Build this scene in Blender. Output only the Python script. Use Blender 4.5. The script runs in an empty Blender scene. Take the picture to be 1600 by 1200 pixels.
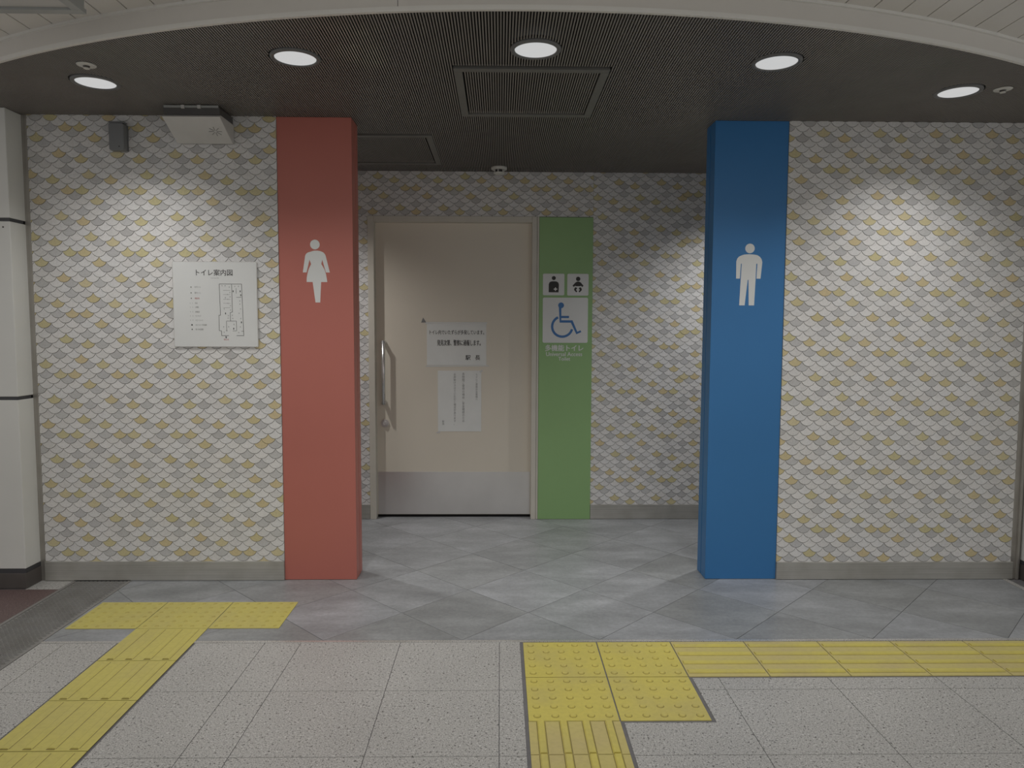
import bpy, math, random
from mathutils import Matrix, Vector
random.seed(7)
S = bpy.context.scene
COL = S.collection

# ------------------------------------------------------------------ camera
cam_d = bpy.data.cameras.new('camera')
cam_d.sensor_fit = 'HORIZONTAL'; cam_d.sensor_width = 36.0
cam_d.lens = 1140.28 / 1600 * 36.0
cam_d.clip_start = 0.02
cam = bpy.data.objects.new('camera', cam_d); COL.objects.link(cam)
RIGHT = Vector((0.999862, -0.016161, 0.003808))
UP = Vector((-0.002605, 0.073825, 0.997268))
FWD = Vector((0.016398, 0.997140, -0.073773))
CAM = Vector((0.0, -3.6206, 1.2626))
cam.matrix_world = Matrix(((RIGHT.x, UP.x, -FWD.x, CAM.x), (RIGHT.y, UP.y, -FWD.y, CAM.y),
                           (RIGHT.z, UP.z, -FWD.z, CAM.z), (0, 0, 0, 1)))
S.camera = cam

# ------------------------------------------------------------------ world, large lights, exposure
S.view_settings.view_transform = 'Standard'
S.view_settings.look = 'None'
S.view_settings.gamma = 1.0
S.view_settings.use_curve_mapping = False
S.view_settings.exposure = 0.0
W = bpy.data.worlds.new('world'); S.world = W; W.use_nodes = True
W.node_tree.nodes['Background'].inputs[0].default_value = (1.0, 0.985, 0.96, 1)
W.node_tree.nodes['Background'].inputs[1].default_value = 0.54

def area(name, loc, sx, sy, power, color=(1, 0.985, 0.955)):
    d = bpy.data.lights.new(name, 'AREA'); d.shape = 'RECTANGLE'; d.size = sx; d.size_y = sy
    d.energy = power; d.color = color
    o = bpy.data.objects.new(name, d); COL.objects.link(o); o.location = loc
    return o
# the concourse ceiling lighting, in rows over the passage behind the camera
area('concourse_lighting', (0.3, -3.9, 2.33), 5.0, 0.35, 24)
area('concourse_lighting', (0.3, -6.2, 2.33), 7.0, 0.35, 40)
DOWNLIGHT_POWER = 6.0

# ------------------------------------------------------------------ dimensions
H = 2.2833          # dark ceiling
HW = H + 0.079      # white plank ceiling
B = 1.1941          # back wall plane
XL, XR = -2.2724, 2.615
RED0, RED1 = -1.0824, -0.7215
BLU0, BLU1 = 1.0467, 1.4077
PD = 0.148          # depth of the pillars
ACX, ACY, AR = 0.1154, 3.1432, 4.3439    # arc of the dark ceiling's edge
GX0, GX1, GY0 = -1.846, 2.570, -0.726    # grey floor tiles
def arc_y(x, r=AR): return ACY - math.sqrt(max(r * r - (x - ACX) ** 2, 0.0))

# ------------------------------------------------------------------ materials
MATS = {}
def nodes_of(name, rough=0.5, metal=0.0, spec=0.5):
    m = bpy.data.materials.new(name); m.use_nodes = True
    nt = m.node_tree; b = nt.nodes['Principled BSDF']
    b.inputs['Roughness'].default_value = rough; b.inputs['Metallic'].default_value = metal
    b.inputs['Specular IOR Level'].default_value = spec
    MATS[name] = m
    return m, nt, b
def N(nt, typ, **kw):
    n = nt.nodes.new(typ)
    for k, v in kw.items():
        if hasattr(n, k): setattr(n, k, v)
        else: n.inputs[k].default_value = v
    return n
def ramp(nt, fac, stops, interp='LINEAR'):
    r = nt.nodes.new('ShaderNodeValToRGB'); r.color_ramp.interpolation = interp
    e = r.color_ramp.elements
    e[0].position, e[0].color = stops[0][0], (*stops[0][1], 1)
    e[1].position, e[1].color = stops[-1][0], (*stops[-1][1], 1)
    for p, c in stops[1:-1]:
        x = e.new(p); x.color = (*c, 1)
    nt.links.new(fac, r.inputs[0]); return r.outputs[0]
def mixc(nt, a, b, fac, mode='MIX'):
    n = nt.nodes.new('ShaderNodeMix'); n.data_type = 'RGBA'; n.blend_type = mode
    for sock, v in ((n.inputs[6], a), (n.inputs[7], b)):
        if isinstance(v, tuple): sock.default_value = (*v, 1)
        else: nt.links.new(v, sock)
    if isinstance(fac, (int, float)): n.inputs[0].default_value = fac
    else: nt.links.new(fac, n.inputs[0])
    return n.outputs[2]
def simple(name, col, rough=0.5, metal=0.0, spec=0.5, var=0.06, scale=6.0, bump=0.0, bscale=200.0):
    """one colour with a faint cloudy wear so no surface is dead flat"""
    m, nt, b = nodes_of(name, rough, metal, spec)
    tc = N(nt, 'ShaderNodeTexCoord'); no = N(nt, 'ShaderNodeTexNoise'); no.inputs['Scale'].default_value = scale
    no.inputs['Detail'].default_value = 4
    nt.links.new(tc.outputs['Object'], no.inputs['Vector'])
    lo = tuple(c * (1 - var) for c in col); hi = tuple(min(c * (1 + var), 1) for c in col)
    nt.links.new(ramp(nt, no.outputs['Fac'], [(0.3, lo), (0.7, hi)]), b.inputs['Base Color'])
    if bump:
        n2 = N(nt, 'ShaderNodeTexNoise'); n2.inputs['Scale'].default_value = bscale
        nt.links.new(tc.outputs['Object'], n2.inputs['Vector'])
        bp = N(nt, 'ShaderNodeBump'); bp.inputs['Strength'].default_value = bump; bp.inputs['Distance'].default_value = 0.002
        nt.links.new(n2.outputs['Fac'], bp.inputs['Height']); nt.links.new(bp.outputs['Normal'], b.inputs['Normal'])
    return m
def island_mat(name, cols, rough=0.35, spec=0.5):
    """ceramic: each loose piece takes its own shade"""
    m, nt, b = nodes_of(name, rough, 0, spec)
    g = N(nt, 'ShaderNodeNewGeometry'); oi = N(nt, 'ShaderNodeObjectInfo')
    ad = N(nt, 'ShaderNodeMath', operation='ADD'); nt.links.new(g.outputs['Random Per Island'], ad.inputs[0]); nt.links.new(oi.outputs['Random'], ad.inputs[1])
    fr = N(nt, 'ShaderNodeMath', operation='FRACT'); nt.links.new(ad.outputs[0], fr.inputs[0])
    stops = [(i / (len(cols) - 1), c) for i, c in enumerate(cols)]
    base = ramp(nt, fr.outputs[0], stops)
    no = N(nt, 'ShaderNodeTexNoise'); no.inputs['Scale'].default_value = 160
    nt.links.new(g.outputs['Position'], no.inputs['Vector'])
    sp = ramp(nt, no.outputs['Fac'], [(0.35, (0.9, 0.9, 0.9)), (0.6, (1, 1, 1))])
    nt.links.new(mixc(nt, base, sp, 1.0, 'MULTIPLY'), b.inputs['Base Color'])
    return m
def brushed(name, col, rough=0.35, axis='X', metal=1.0, var=0.12):
    m, nt, b = nodes_of(name, rough, metal)
    tc = N(nt, 'ShaderNodeTexCoord'); mp = N(nt, 'ShaderNodeMapping')
    mp.inputs['Scale'].default_value = {'X': (2, 40, 260), 'Z': (260, 260, 2), 'Y': (260, 2, 40)}[axis]
    nt.links.new(tc.outputs['Object'], mp.inputs['Vector'])
    no = N(nt, 'ShaderNodeTexNoise'); no.inputs['Scale'].default_value = 1.0; no.inputs['Detail'].default_value = 3
    nt.links.new(mp.outputs[0], no.inputs['Vector'])
    n2 = N(nt, 'ShaderNodeTexNoise'); n2.inputs['Scale'].default_value = 7.0; n2.inputs['Detail'].default_value = 5
    nt.links.new(tc.outputs['Object'], n2.inputs['Vector'])
    c1 = ramp(nt, no.outputs['Fac'], [(0.3, tuple(c * (1 - var) for c in col)), (0.7, tuple(min(c * (1 + var), 1) for c in col))])
    c2 = ramp(nt, n2.outputs['Fac'], [(0.35, (0.86, 0.85, 0.83)), (0.6, (1, 1, 1))])
    nt.links.new(mixc(nt, c1, c2, 1.0, 'MULTIPLY'), b.inputs['Base Color'])
    nt.links.new(ramp(nt, no.outputs['Fac'], [(0.3, (rough * .8,) * 3), (0.7, (rough * 1.2,) * 3)]), b.inputs['Roughness'])
    return m

island_mat('tile_white', [(0.70, 0.685, 0.665), (0.76, 0.745, 0.73), (0.73, 0.725, 0.72), (0.67, 0.655, 0.64)])
island_mat('tile_grey', [(0.53, 0.525, 0.515), (0.57, 0.565, 0.555), (0.55, 0.545, 0.545), (0.50, 0.49, 0.48)])
island_mat('tile_gold', [(0.61, 0.53, 0.30), (0.64, 0.53, 0.32), (0.60, 0.545, 0.31), (0.65, 0.57, 0.36)])
simple('grout', (0.20, 0.19, 0.175), 0.9)
simple('plaster', (0.62, 0.60, 0.57), 0.8)
simple('red_paint', (0.49, 0.155, 0.122), 0.42, var=0.03, scale=2)
simple('blue_paint', (0.036, 0.18, 0.43), 0.40, var=0.03, scale=2)
simple('green_paint', (0.27, 0.45, 0.19), 0.45, var=0.03, scale=2)
simple('white_film', (0.72, 0.73, 0.72), 0.5, var=0.02)
simple('paper', (0.72, 0.73, 0.71), 0.7, var=0.03, scale=9)
simple('black_ink', (0.035, 0.033, 0.032), 0.6, var=0.02)
simple('grey_ink', (0.22, 0.22, 0.22), 0.6, var=0.02)
simple('red_ink', (0.5, 0.12, 0.12), 0.6, var=0.02)
simple('blue_ink', (0.045, 0.17, 0.42), 0.5, var=0.02)
simple('door_laminate', (0.68, 0.625, 0.53), 0.5, var=0.03, scale=1.5)
simple('frame_paint', (0.60, 0.57, 0.50), 0.5, var=0.04)
simple('slat_metal', (0.24, 0.222, 0.205), 0.45, metal=0.0, var=0.05)
simple('ceiling_void', (0.006, 0.006, 0.006), 0.95)
simple('hatch_frame', (0.16, 0.157, 0.145), 0.5)
simple('plank_white', (0.74, 0.715, 0.68), 0.45, var=0.03, scale=3)
simple('fascia_white', (0.74, 0.715, 0.67), 0.5, var=0.02)
simple('fascia_lip', (0.82, 0.81, 0.77), 0.5, var=0.02)
simple('panel_white', (0.70, 0.70, 0.67), 0.3, var=0.03, scale=3)
simple('joint_dark', (0.05, 0.05, 0.055), 0.5)
simple('base_black', (0.085, 0.075, 0.07), 0.35, var=0.2)
simple('plastic_white', (0.58, 0.57, 0.55), 0.5)
simple('plastic_grey', (0.19, 0.195, 0.20), 0.5)
simple('bracket_grey', (0.09, 0.087, 0.083), 0.5)
simple('box_grey', (0.36, 0.37, 0.36), 0.3)
simple('ring_grey', (0.16, 0.16, 0.16), 0.5)
simple('sprinkler_white', (0.62, 0.61, 0.57), 0.4)
simple('dark_metal', (0.08, 0.075, 0.07), 0.35, metal=0.6)
simple('mortar', (0.17, 0.165, 0.17), 0.85, var=0.1, scale=30)
simple('tape', (0.60, 0.60, 0.58), 0.2, var=0.05)
brushed('steel', (0.68, 0.665, 0.65), 0.30, axis='Z', metal=0.6, var=0.05)
brushed('steel_base', (0.44, 0.43, 0.40), 0.45, metal=0.35)
brushed('steel_vert', (0.42, 0.40, 0.37), 0.4, axis='Z', metal=0.6)
simple('kick_steel', (0.64, 0.625, 0.61), 0.30, metal=0.65, var=0.06, scale=3)
simple('satin', (0.56, 0.55, 0.54), 0.35, metal=0.3, var=0.03)
simple('chrome', (0.70, 0.69, 0.68), 0.25, metal=0.8, var=0.02)
brushed('drain_steel', (0.29, 0.285, 0.275), 0.5, axis='Y', metal=0.15)

def mat_diffuser():
    m = bpy.data.materials.new('lamp_diffuser'); m.use_nodes = True; nt = m.node_tree
    b = nt.nodes['Principled BSDF']; b.inputs['Base Color'].default_value = (0.3, 0.3, 0.3, 1)
    tc = N(nt, 'ShaderNodeTexCoord'); no = N(nt, 'ShaderNodeTexNoise'); no.inputs['Scale'].default_value = 20
    nt.links.new(tc.outputs['Object'], no.inputs['Vector'])
    nt.links.new(ramp(nt, no.outputs['Fac'], [(0.3, (0.97, 0.99, 1.0)), (0.7, (1, 1, 1))]), b.inputs['Emission Color'])
    b.inputs['Emission Strength'].default_value = 0.50
    MATS['lamp_diffuser'] = m
mat_diffuser()

def mat_slate():
    m, nt, b = nodes_of('grey_stone_tile', 0.38)
    tc = N(nt, 'ShaderNodeTexCoord'); oi = N(nt, 'ShaderNodeObjectInfo')
    sc = N(nt, 'ShaderNodeVectorMath', operation='SCALE'); sc.inputs['Scale'].default_value = 37.0
    cb = N(nt, 'ShaderNodeCombineXYZ')
    for i in range(3): nt.links.new(oi.outputs['Random'], cb.inputs[i])
    nt.links.new(cb.outputs[0], sc.inputs[0])
    ad = N(nt, 'ShaderNodeVectorMath', operation='ADD'); nt.links.new(tc.outputs['Object'], ad.inputs[0]); nt.links.new(sc.outputs[0], ad.inputs[1])
    mp = N(nt, 'ShaderNodeMapping'); mp.inputs['Scale'].default_value = (3.0, 7.0, 3.0); mp.inputs['Rotation'].default_value = (0, 0, 0.35)
    nt.links.new(ad.outputs[0], mp.inputs['Vector'])
    n1 = N(nt, 'ShaderNodeTexNoise'); n1.inputs['Scale'].default_value = 1.0; n1.inputs['Detail'].default_value = 8; n1.inputs['Roughness'].default_value = 0.65
    nt.links.new(mp.outputs[0], n1.inputs['Vector'])
    n2 = N(nt, 'ShaderNodeTexNoise'); n2.inputs['Scale'].default_value = 60; n2.inputs['Detail'].default_value = 6; n2.inputs['Roughness'].default_value = 0.7
    nt.links.new(ad.outputs[0], n2.inputs['Vector'])
    c1 = ramp(nt, n1.outputs['Fac'], [(0.30, (0.245, 0.254, 0.262)), (0.5, (0.315, 0.326, 0.337)), (0.72, (0.42, 0.432, 0.45))])
    c2 = ramp(nt, n2.outputs['Fac'], [(0.35, (0.84, 0.84, 0.84)), (0.7, (1.08, 1.08, 1.08))])
    t = ramp(nt, oi.outputs['Random'], [(0.0, (0.90, 0.90, 0.88)), (1.0, (1.08, 1.08, 1.1))])
    nt.links.new(mixc(nt, mixc(nt, c1, c2, 1.0, 'MULTIPLY'), t, 1.0, 'MULTIPLY'), b.inputs['Base Color'])
mat_slate()
def mat_granite(name, base, dark, light, scale=1.0):
    m, nt, b = nodes_of(name, 0.45)
    g = N(nt, 'ShaderNodeNewGeometry')
    n1 = N(nt, 'ShaderNodeTexNoise'); n1.inputs['Scale'].default_value = 115 * scale; n1.inputs['Detail'].default_value = 2
    n2 = N(nt, 'ShaderNodeTexNoise'); n2.inputs['Scale'].default_value = 230 * scale; n2.inputs['Detail'].default_value = 2
    n3 = N(nt, 'ShaderNodeTexNoise'); n3.inputs['Scale'].default_value = 3.0; n3.inputs['Detail'].default_value = 4
    for n in (n1, n2, n3): nt.links.new(g.outputs['Position'], n.inputs['Vector'])
    f1 = ramp(nt, n1.outputs['Fac'], [(0.33, (1, 1, 1)), (0.395, (0, 0, 0))])
    f2 = ramp(nt, n2.outputs['Fac'], [(0.40, (1, 1, 1)), (0.52, (0, 0, 0))])
    f3 = ramp(nt, n1.outputs['Fac'], [(0.60, (0, 0, 0)), (0.70, (1, 1, 1))])
    c = mixc(nt, base, tuple(x * 0.62 for x in base), f2)
    c = mixc(nt, c, light, f3); c = mixc(nt, c, dark, f1)
    t = ramp(nt, n3.outputs['Fac'], [(0.3, (0.93, 0.93, 0.93)), (0.7, (1.03, 1.03, 1.03))])
    nt.links.new(mixc(nt, c, t, 1.0, 'MULTIPLY'), b.inputs['Base Color'])
mat_granite('granite', (0.515, 0.505, 0.485), (0.10, 0.095, 0.09), (0.66, 0.65, 0.63))
mat_granite('terrazzo_red', (0.17, 0.115, 0.11), (0.08, 0.05, 0.05), (0.27, 0.20, 0.19))
def mat_yellow(name, col, dirt):
    m, nt, b = nodes_of(name, 0.5)
    g = N(nt, 'ShaderNodeNewGeometry')
    n1 = N(nt, 'ShaderNodeTexNoise'); n1.inputs['Scale'].default_value = 5; n1.inputs['Detail'].default_value = 6
    n2 = N(nt, 'ShaderNodeTexNoise'); n2.inputs['Scale'].default_value = 60; n2.inputs['Detail'].default_value = 3
    for n in (n1, n2): nt.links.new(g.outputs['Position'], n.inputs['Vector'])
    c = mixc(nt, col, dirt, ramp(nt, n1.outputs['Fac'], [(0.42, (0, 0, 0)), (0.75, (1, 1, 1))]))
    t = ramp(nt, n2.outputs['Fac'], [(0.3, (0.93, 0.93, 0.93)), (0.6, (1, 1, 1))])
    nt.links.new(mixc(nt, c, t, 1.0, 'MULTIPLY'), b.inputs['Base Color'])
mat_yellow('tactile_yellow', (0.66, 0.57, 0.135), (0.57, 0.49, 0.17))
mat_yellow('tactile_worn', (0.60, 0.515, 0.19), (0.56, 0.465, 0.22))
mat_yellow('tactile_sheet', (0.61, 0.54, 0.145), (0.56, 0.49, 0.165))
mat_yellow('tactile_dot', (0.52, 0.44, 0.10), (0.46, 0.38, 0.11))
mat_yellow('tactile_dirt_shade', (0.26, 0.21, 0.06), (0.20, 0.16, 0.06))  # dark yellow for dirt and for shadow painted at bars and domes

# ------------------------------------------------------------------ mesh helpers
ORG = {}
def worigin(o): return ORG.get(o.name, Vector((0, 0, 0))) if o else Vector((0, 0, 0))
def empty(name, loc, label=None, cat=None, group=None, kind=None):
    o = bpy.data.objects.new(name, None); COL.objects.link(o); o.location = loc; ORG[o.name] = Vector(loc)
    o.empty_display_size = 0.05
    return tag(o, label, cat, group, kind)
def tag(o, label=None, cat=None, group=None, kind=None):
    if label: o['label'] = label
    if cat: o['category'] = cat
    if group: o['group'] = group
    if kind: o['kind'] = kind
    return o
class MB:
    def __init__(s): s.v = []; s.f = []; s.m = []
    def add(s, vs, fs, mi=0):
        n = len(s.v); s.v += [tuple(v) for v in vs]
        for f in fs: s.f.append(tuple(i + n for i in f)); s.m.append(mi)
        return s
    def box(s, x0, x1, y0, y1, z0, z1, mi=0):
        vs = [(x0, y0, z0), (x1, y0, z0), (x1, y1, z0), (x0, y1, z0), (x0, y0, z1), (x1, y0, z1), (x1, y1, z1), (x0, y1, z1)]
        return s.add(vs, [(0, 3, 2, 1), (4, 5, 6, 7), (0, 1, 5, 4), (1, 2, 6, 5), (2, 3, 7, 6), (3, 0, 4, 7)], mi)
    def prism(s, poly, fn, a, b, mi=0, back=True):
        """poly: 2d outline (ccw seen from the 'a' side); fn(u, v, w) -> xyz; w runs a (front) .. b (back)"""
        n = len(poly)
        vs = [fn(u, v, a) for u, v in poly] + [fn(u, v, b) for u, v in poly]
        fs = [tuple(range(n))]
        if back: fs.append(tuple(range(2 * n - 1, n - 1, -1)))
        for i in range(n):
            j = (i + 1) % n; fs.append((i, i + n, j + n, j))
        return s.add(vs, fs, mi)
    def tube(s, pts, r, seg=10, mi=0, caps=True):
        pts = [Vector(p) for p in pts]; rings = []; base = []
        for i, p in enumerate(pts):
            d = (pts[min(i + 1, len(pts) - 1)] - pts[max(i - 1, 0)]).normalized()
            a = d.orthogonal().normalized() if i == 0 else (rings[-1] - d * rings[-1].dot(d)).normalized()
            rings.append(a); c = d.cross(a)
            base += [p + (a * math.cos(2 * math.pi * k / seg) + c * math.sin(2 * math.pi * k / seg)) * r for k in range(seg)]
        fs = []
        for i in range(len(pts) - 1):
            for k in range(seg):
                k2 = (k + 1) % seg; fs.append((i * seg + k, i * seg + k2, (i + 1) * seg + k2, (i + 1) * seg + k))
        if caps:
            fs.append(tuple(reversed(range(seg)))); fs.append(tuple((len(pts) - 1) * seg + k for k in range(seg)))
        return s.add(base, fs, mi)
    def lathe(s, prof, cx, cy, seg=32, mi=0):
        """prof: list of (radius, z) ; closed at axis where radius is 0"""
        vs = []; fs = []; idx = []
        for r, z in prof:
            if r < 1e-6: idx.append([len(vs)]); vs.append((cx, cy, z))
            else:
                idx.append(list(range(len(vs), len(vs) + seg)))
                vs += [(cx + r * math.cos(2 * math.pi * k / seg), cy + r * math.sin(2 * math.pi * k / seg), z) for k in range(seg)]
        for a, b in zip(idx, idx[1:]):
            for k in range(seg):
                k2 = (k + 1) % seg
                if len(a) == 1 and len(b) == 1: continue
                if len(a) == 1: fs.append((a[0], b[k2], b[k]))
                elif len(b) == 1: fs.append((a[k], a[k2], b[0]))
                else: fs.append((a[k], a[k2], b[k2], b[k]))
        return s.add(vs, fs, mi)
    def mesh(s, name, mats, org=Vector((0, 0, 0)), smooth=False):
        me = bpy.data.meshes.new(name)
        me.from_pydata([(v[0] - org[0], v[1] - org[1], v[2] - org[2]) for v in s.v], [], s.f)
        for m in ([mats] if isinstance(mats, str) else mats): me.materials.append(MATS[m])
        if any(s.m): me.polygons.foreach_set('material_index', s.m)
        if smooth: me.polygons.foreach_set('use_smooth', [True] * len(me.polygons))
        me.update(); return me
    def build(s, name, mats, parent=None, smooth=False, bevel=0.0, org=None):
        if org is None:
            if parent: org = worigin(parent)
            else:
                xs, ys, zs = zip(*s.v); org = Vector(((min(xs) + max(xs)) / 2, (min(ys) + max(ys)) / 2, min(zs)))
        org = Vector(org)
        o = bpy.data.objects.new(name, s.mesh(name, mats, org, smooth)); COL.objects.link(o)
        if parent: o.parent = parent
        o.location = org - worigin(parent); ORG[o.name] = org
        if bevel:
            md = o.modifiers.new('bevel', 'BEVEL'); md.width = bevel; md.segments = 2; md.limit_method = 'ANGLE'
        return o
def inst(name, me, loc, parent):
    o = bpy.data.objects.new(name, me); COL.objects.link(o); o.parent = parent
    o.location = Vector(loc) - worigin(parent); ORG[o.name] = Vector(loc)
    return o
def clip(poly, axis, val, keep_greater):
    out = []
    for i in range(len(poly)):
        a, b = poly[i - 1], poly[i]
        da = (a[axis] - val) * (1 if keep_greater else -1); db = (b[axis] - val) * (1 if keep_greater else -1)
        if (da >= 0) != (db >= 0):
            t = da / (da - db); out.append((a[0] + (b[0] - a[0]) * t, a[1] + (b[1] - a[1]) * t))
        if db >= 0: out.append(b)
    return out
def clip_rect(poly, x0, x1, y0, y1):
    for ax, v, g in ((0, x0, True), (0, x1, False), (1, y0, True), (1, y1, False)):
        if len(poly) < 3: return []
        poly = clip(poly, ax, v, g)
    out = []
    for p in poly:
        if not out or abs(p[0] - out[-1][0]) + abs(p[1] - out[-1][1]) > 1e-5: out.append(p)
    if len(out) > 2 and abs(out[0][0] - out[-1][0]) + abs(out[0][1] - out[-1][1]) < 1e-5: out.pop()
    a = sum(out[i - 1][0] * out[i][1] - out[i][0] * out[i - 1][1] for i in range(len(out))) / 2
    return out if len(out) > 2 and abs(a) > 2e-5 else []
def wallfn(y0):                       # u -> X, v -> Z, w -> distance out of a wall that faces -Y
    return lambda u, v, w: (u, y0 - w, v)
def rrect(x0, x1, z0, z1, r, n=4):
    pts = []
    for cx, cz, a in ((x1 - r, z0 + r, -90), (x1 - r, z1 - r, 0), (x0 + r, z1 - r, 90), (x0 + r, z0 + r, 180)):
        for k in range(n + 1):
            t = math.radians(a + 90 * k / n); pts.append((cx + r * math.cos(t), cz + r * math.sin(t)))
    return pts
def disc(cx, cz, r, n=28): return [(cx + r * math.cos(2 * math.pi * k / n), cz + r * math.sin(2 * math.pi * k / n)) for k in range(n)]
def ccw(p):
    a = sum(p[i - 1][0] * p[i][1] - p[i][0] * p[i - 1][1] for i in range(len(p)))
    return p if a > 0 else p[::-1]
def project_area(pts):
    q = []
    for p in pts:
        d = Vector(p) - CAM; z = d.dot(FWD); q.append((1140.3 * d.dot(RIGHT) / z, 1140.3 * d.dot(UP) / z))
    return abs((q[1][0] - q[0][0]) * (q[2][1] - q[0][1]) - (q[2][0] - q[0][0]) * (q[1][1] - q[0][1])) , q
def lettering(name, text, x0, x1, z0, z1, y, mat, parent, bold=0.0, line=1.0):
    """flat printed text filling the given rectangle on a plane that faces -Y; bold = stroke spread in metres"""
    cu = bpy.data.curves.new(name, 'FONT'); cu.body = text; cu.size = 0.1; cu.align_x = 'CENTER'; cu.space_line = line
    cu.resolution_u = 3
    t = bpy.data.objects.new(name, cu); COL.objects.link(t)
    dg = bpy.context.evaluated_depsgraph_get(); dg.update()
    src = bpy.data.meshes.new_from_object(t.evaluated_get(dg)); bpy.data.objects.remove(t); bpy.data.curves.remove(cu)
    xs = [v.co.x for v in src.vertices]; zs = [v.co.y for v in src.vertices]
    ax, bx, az, bz = min(xs), max(xs), min(zs), max(zs)
    sx = (x1 - x0) / (bx - ax); sz = (z1 - z0) / (bz - az)
    mb = MB(); fs = [tuple(p.vertices) for p in src.polygons]
    for i, (du, dv) in enumerate([(0, 0)] if not bold else [(-bold, 0), (bold, 0), (0, bold * .6), (0, -bold * .6)]):
        mb.add([(x0 + (v.co.x - ax) * sx + du, y - i * 2e-5, z0 + (v.co.y - az) * sz + dv) for v in src.vertices], fs)
    bpy.data.meshes.remove(src)
    return mb.build(name, mat, parent)

# ================================================================== STRUCTURE
# ------------------------------------------------------------------ floor
floor = MB().box(-4.6, 4.9, -7.5, B + 0.3, -0.12, -0.0025).build('floor', 'mortar', org=(0, 0, -0.008))
tag(floor, 'station passage floor of speckled granite, grey stone diamonds and yellow tactile tiles', kind='structure')
# grey stone tiles laid as diamonds
HX, HY, OX, OY = 0.2818, 0.2885, -0.153, -0.7242
for i in range(-9, 12):
    for j in range(-2, 10):
        if (i + j) % 2 == 0: continue
        cx, cy = OX + HX * i, OY + HY * j
        k = 0.9945
        poly = clip_rect([(cx - HX * k, cy), (cx, cy - HY * k), (cx + HX * k, cy), (cx, cy + HY * k)], GX0 + .001, GX1, GY0, B + 0.08)
        if not poly: continue
        mx = sum(p[0] for p in poly) / len(poly); my = sum(p[1] for p in poly) / len(poly)
        dz = random.uniform(-0.0004, 0.0)
        MB().prism(ccw(poly), lambda u, v, w: (u, v, w), dz, -0.008).build('stone_tile', 'grey_stone_tile', floor, org=(mx, my, 0))
# granite tiles 400 mm, cut round the tactile strips
def subtract(rects, hole):
    out = []
    hx0, hx1, hy0, hy1 = hole
    for x0, x1, y0, y1 in rects:
        ix0, ix1, iy0, iy1 = max(x0, hx0), min(x1, hx1), max(y0, hy0), min(y1, hy1)
        if ix0 >= ix1 or iy0 >= iy1: out.append((x0, x1, y0, y1)); continue
        for r in ((x0, ix0, y0, y1), (ix1, x1, y0, y1), (ix0, ix1, y0, iy0), (ix0, ix1, iy1, y1)):
            if r[1] - r[0] > 0.002 and r[3] - r[2] > 0.002: out.append(r)
    return out
TX, TY = 0.0934, -0.7481               # corner of the right tactile block
SX, SY = -1.5305, -0.3054              # left tactile stripe
holes = [(TX - 0.011, TX + 0.611, TY - 0.611, 0), (TX + 0.6, 4.0, TY - 0.310, 0), (TX - 0.011, TX + 0.311, -9, TY),
         (SX - 0.008, SX + 0.308, -9, 0)]
xs = [-1.845, -1.745, -1.345, -0.945, -0.8, -0.4, 0, 0.4, 0.8, 1.2, 1.6, 2.0, 2.4, 2.8, 3.2, 3.6]
ys = [-0.744, -1.143, -1.540, -1.94, -2.34, -2.74, -3.14, -3.54]
for a, b in zip(xs, xs[1:]):
    for c, d in zip(ys, ys[1:]):
        rs = [(a + .0013, b - .0013, d + .0013, c - .0013)]
        for h in holes: rs = subtract(rs, h)
        if not rs: continue
        mb = MB(); dz = random.uniform(-0.0003, 0)
        for r in rs: mb.box(r[0], r[1], r[2], r[3], -0.008, dz)
        mb.build('granite_tile', 'granite', floor, org=((a + b) / 2, (c + d) / 2, 0))
MB().box(-2.30, -2.138, -0.128, 0.02, -0.008, -0.0005).build('granite_tile', 'granite', floor)
MB().box(-4.2, -2.138, -4.0, -0.130, -0.008, -0.0005).build('terrazzo_slab', 'terrazzo_red', floor)
MB().box(GX1 + .002, 2.60, -0.72, 0.0, -0.008, 0.0005).build('edge_strip', 'granite', floor)
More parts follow.
